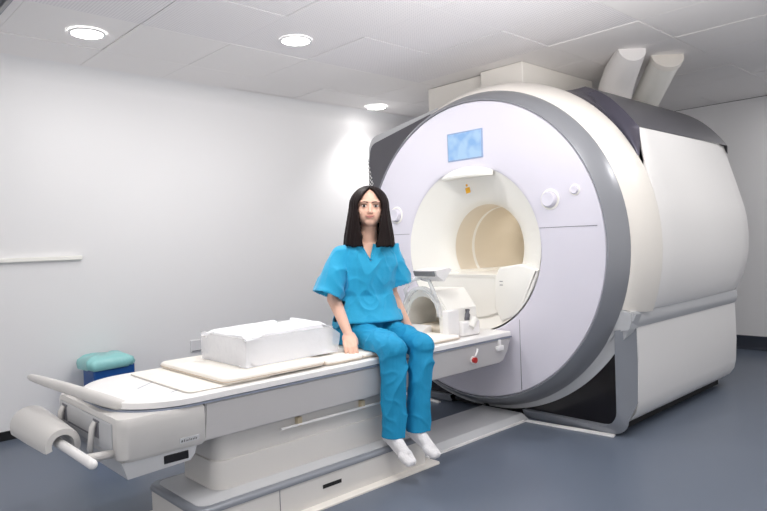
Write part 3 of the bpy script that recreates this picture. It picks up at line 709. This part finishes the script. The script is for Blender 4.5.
# scrub top
top_ = nb()
loft(top_, [((-.950,-.055,.672),.188,.172), ((-.950,-.060,.735),.186,.170), ((-.944,-.045,.79),.168,.140), ((-.936,-.04,.86),.150,.112), ((-.932,-.045,.94),.157,.120), ((-.93,-.05,1.01),.163,.117), ((-.93,-.05,1.065),.155,.104), ((-.928,-.048,1.108),.130,.088), ((-.927,-.048,1.145),.078,.066)])
slR0, slR1 = shR+V((.012,0,-.004)), V((-1.168,.015,.868)); slL0, slL1 = shL+V((-.015,0,0)), V((-.762,-.122,.900))
for a, b, r0, r1 in ((slR0,slR1,.056,.076),(slL0,slL1,.056,.068)):
    capsule(top_, a, b, r0, r1); 
top_ = voxel(top_, .005, 6); folds(top_, .013, 6.5, (1,1,.9), 3); folds(top_, .004, 12, (1,1,.7), 9); soft(top_, 3)
def cut_top(p):
    for a, b, r in ((slR0,slR1,.1),(slL0,slL1,.1)):
        d = (b-a).normalized(); q = p-b; t = q.dot(d)
        if t > .0 and (q-d*t).length < r and t < .11: return True
    qq = p-V((-.95,-.05,0)); ff = qq.dot(fb)
    if p.z < .690 or (ff > .02 and p.z < .69+min(.030, (ff-.02)*.5)): return True
    # neckline: a V at the front and a round collar
    q = p-V((-.927,-.048,1.0)); f = q.dot(fb); s = q.dot(Lf)
    if p.z > 1.132: return True
    if f > 0 and p.z > 1.045 and abs(s+.03) < (p.z-1.045)*.40+.001: return True
    return False
cut(top_, cut_top)
for _ in range(2): bmesh.ops.smooth_vert(top_, verts=[v for v in top_.verts if v.is_boundary], factor=.5)
tp = part('scrub_top', top_, 'scrub', W, smooth=True); solidify(tp, .005)
bm = nb()   # neck band
for s in (-1, 1):
    pts = []
    for k in range(8):
        z = 1.045+.086*k/7; ss = -.03+s*((z-1.045)*.40+.001)
        hd = .104-.30*(z-1.045) if z > 1.06 else .1065
        pts.append(V((-.927,-.048,0))+fb*(hd*(1-.15*(abs(ss)/.08)**2)+.003)+Lf*ss+UP*z)
    tube(bm, pts, .0045, 8)
part('neck_band', bm, 'scrub', tp, smooth=True)
bm = nb()   # chest pocket outline lying on the cloth is left as soft stitching at the hem
# trousers
tr_ = nb()
loft(tr_, [((-.937,-.02,.606),.172,.128), ((-.938,-.026,.68),.170,.128), ((-.937,-.035,.745),.155,.118)])
for a, b, r0, r1 in ((hipR,knR,.078,.064),(hipL,knL,.078,.064)): capsule(tr_, a, b, r0, r1)
for a, b in ((knR,anR),(knL,anL)):
    b2 = b+V((.0,.005,-.08)); capsule(tr_, a+V((0,.004,-.008)), b2, .062, .057)
tr_ = voxel(tr_, .005, 5); folds(tr_, .012, 6.5, (1,1,.6), 21); folds(tr_, .004, 12, (1,1,1.0), 5); soft(tr_, 3)
cut(tr_, lambda p: p.z < (anR.z if p.x < -1.078 else anL.z)-hem)
for v in tr_.verts:
    if v.co.z < TZ+.028 and v.co.y > yn: v.co.z = TZ+.028
tr = part('scrub_trousers', tr_, 'pants', W, smooth=True); solidify(tr, .004)
for an, d in ((anR, tdR), (anL, tdL)):
    sb = nb(); foot(sb, an, d, .0035); sb = voxel(sb, .004, 5); folds(sb, .0015, 30, (1,1,1), 2)
    part('sock', sb, 'sock', W, smooth=True)
# hair
def hair_surface():
    bm = nb(); rows = []; NA, NT = 150, 44
    for i in range(NA+1):
        u = i/NA; row = []
        for j in range(NT+1):
            t = j/NT
            # opening of the face as a function of t
            if t < .4:
                ph = math.radians(8+82*t/.4); open_ = math.radians(2+40*max(0, (t-.10)/.30)**.6) if t > .10 else math.radians(2)
                rx, ry, rz = .108, .113, .114
                a = open_+(2*PI-2*open_)*u
                r = V((rx*math.sin(ph)*math.sin(a), ry*math.sin(ph)*math.cos(a)-.012, rz*math.cos(ph)+.012))
            else:
                s = (t-.4)/.6
                open_ = math.radians(42-28*s**.8)
                a = open_+(2*PI-2*open_)*u
                k = 1+.36*s**1.1-.07*s**6
                back = .5-.5*math.cos(a)          # 0 front, 1 back
                r = V((.108*k*math.sin(a), .113*(1+(.24-.14*back)*s)*math.cos(a)-.012, .012-.213*s+.01*back*s))
            n1 = noise.noise(V((math.cos(a)*9, math.sin(a)*9, t*1.2)))
            n2 = noise.noise(V((math.cos(a)*28, math.sin(a)*28, t*1.5+5)))
            m_ = 1+(.030*n1+.022*n2)*min(1, t*3)
            row.append(H(r.x*m_, (r.y+.012)*m_-.012, r.z+(.010*n2+.006*n1 if j == NT else 0)))
        rows.append(row)
    grid(bm, rows); return bm
h_ = part('hair', hair_surface(), 'hair', W, smooth=True)
m_ = h_.modifiers.new('solid', 'SOLIDIFY'); m_.thickness = .014; m_.offset = -1

# ------------------------------------------------------------------ light, world, camera
w = bpy.data.worlds.new('World'); bpy.context.scene.world = w; w.use_nodes = True
w.node_tree.nodes['Background'].inputs[0].default_value = (1, .985, .98, 1); w.node_tree.nodes['Background'].inputs[1].default_value = .88

def lamp(name, loc, to, size, e, c=(1,.98,.96), spread=180):
    l = bpy.data.lights.new(name, 'AREA'); l.shape = 'SQUARE'; l.size = size; l.energy = e; l.color = c; l.spread = math.radians(spread)
    o = bpy.data.objects.new(name, l); col.objects.link(o); o.location = loc; o.rotation_euler = (V(to)-V(loc)).to_track_quat('-Z', 'Y').to_euler()
lamp('added_uplight', (-1.5, -2.2, 1.7), (-1.2, -1.5, 2.36), 1.2, 32, spread=110)  # added fill: unseen area light aimed upward to lift ceiling and wall
lamp('bore_light', (.8, 0, 1.31), (.75, 0, 1.0), .2, .9, (1,.97,.92))
cd = bpy.data.cameras.new('camera'); cam = bpy.data.objects.new('camera', cd); col.objects.link(cam)
cR = V((0.7280281, -0.6846188, -0.0356662)); cU = V((0.0401441, -0.0093626, 0.9991500)); cF = V((0.6843709, 0.7288411, -0.0206672))
mt = Matrix((cR, cU, -cF)).transposed().to_4x4(); mt.translation = V((-3.238941, -2.634407, 1.137968)); cam.matrix_world = mt
cd.sensor_width = 36; cd.lens = 36*637.19/767; cd.clip_start = .05; cd.clip_end = 50
sc = bpy.context.scene; sc.camera = cam
sc.view_settings.view_transform = 'Standard'; sc.view_settings.look = 'None'; sc.view_settings.gamma = 1
sc.view_settings.exposure = -.07
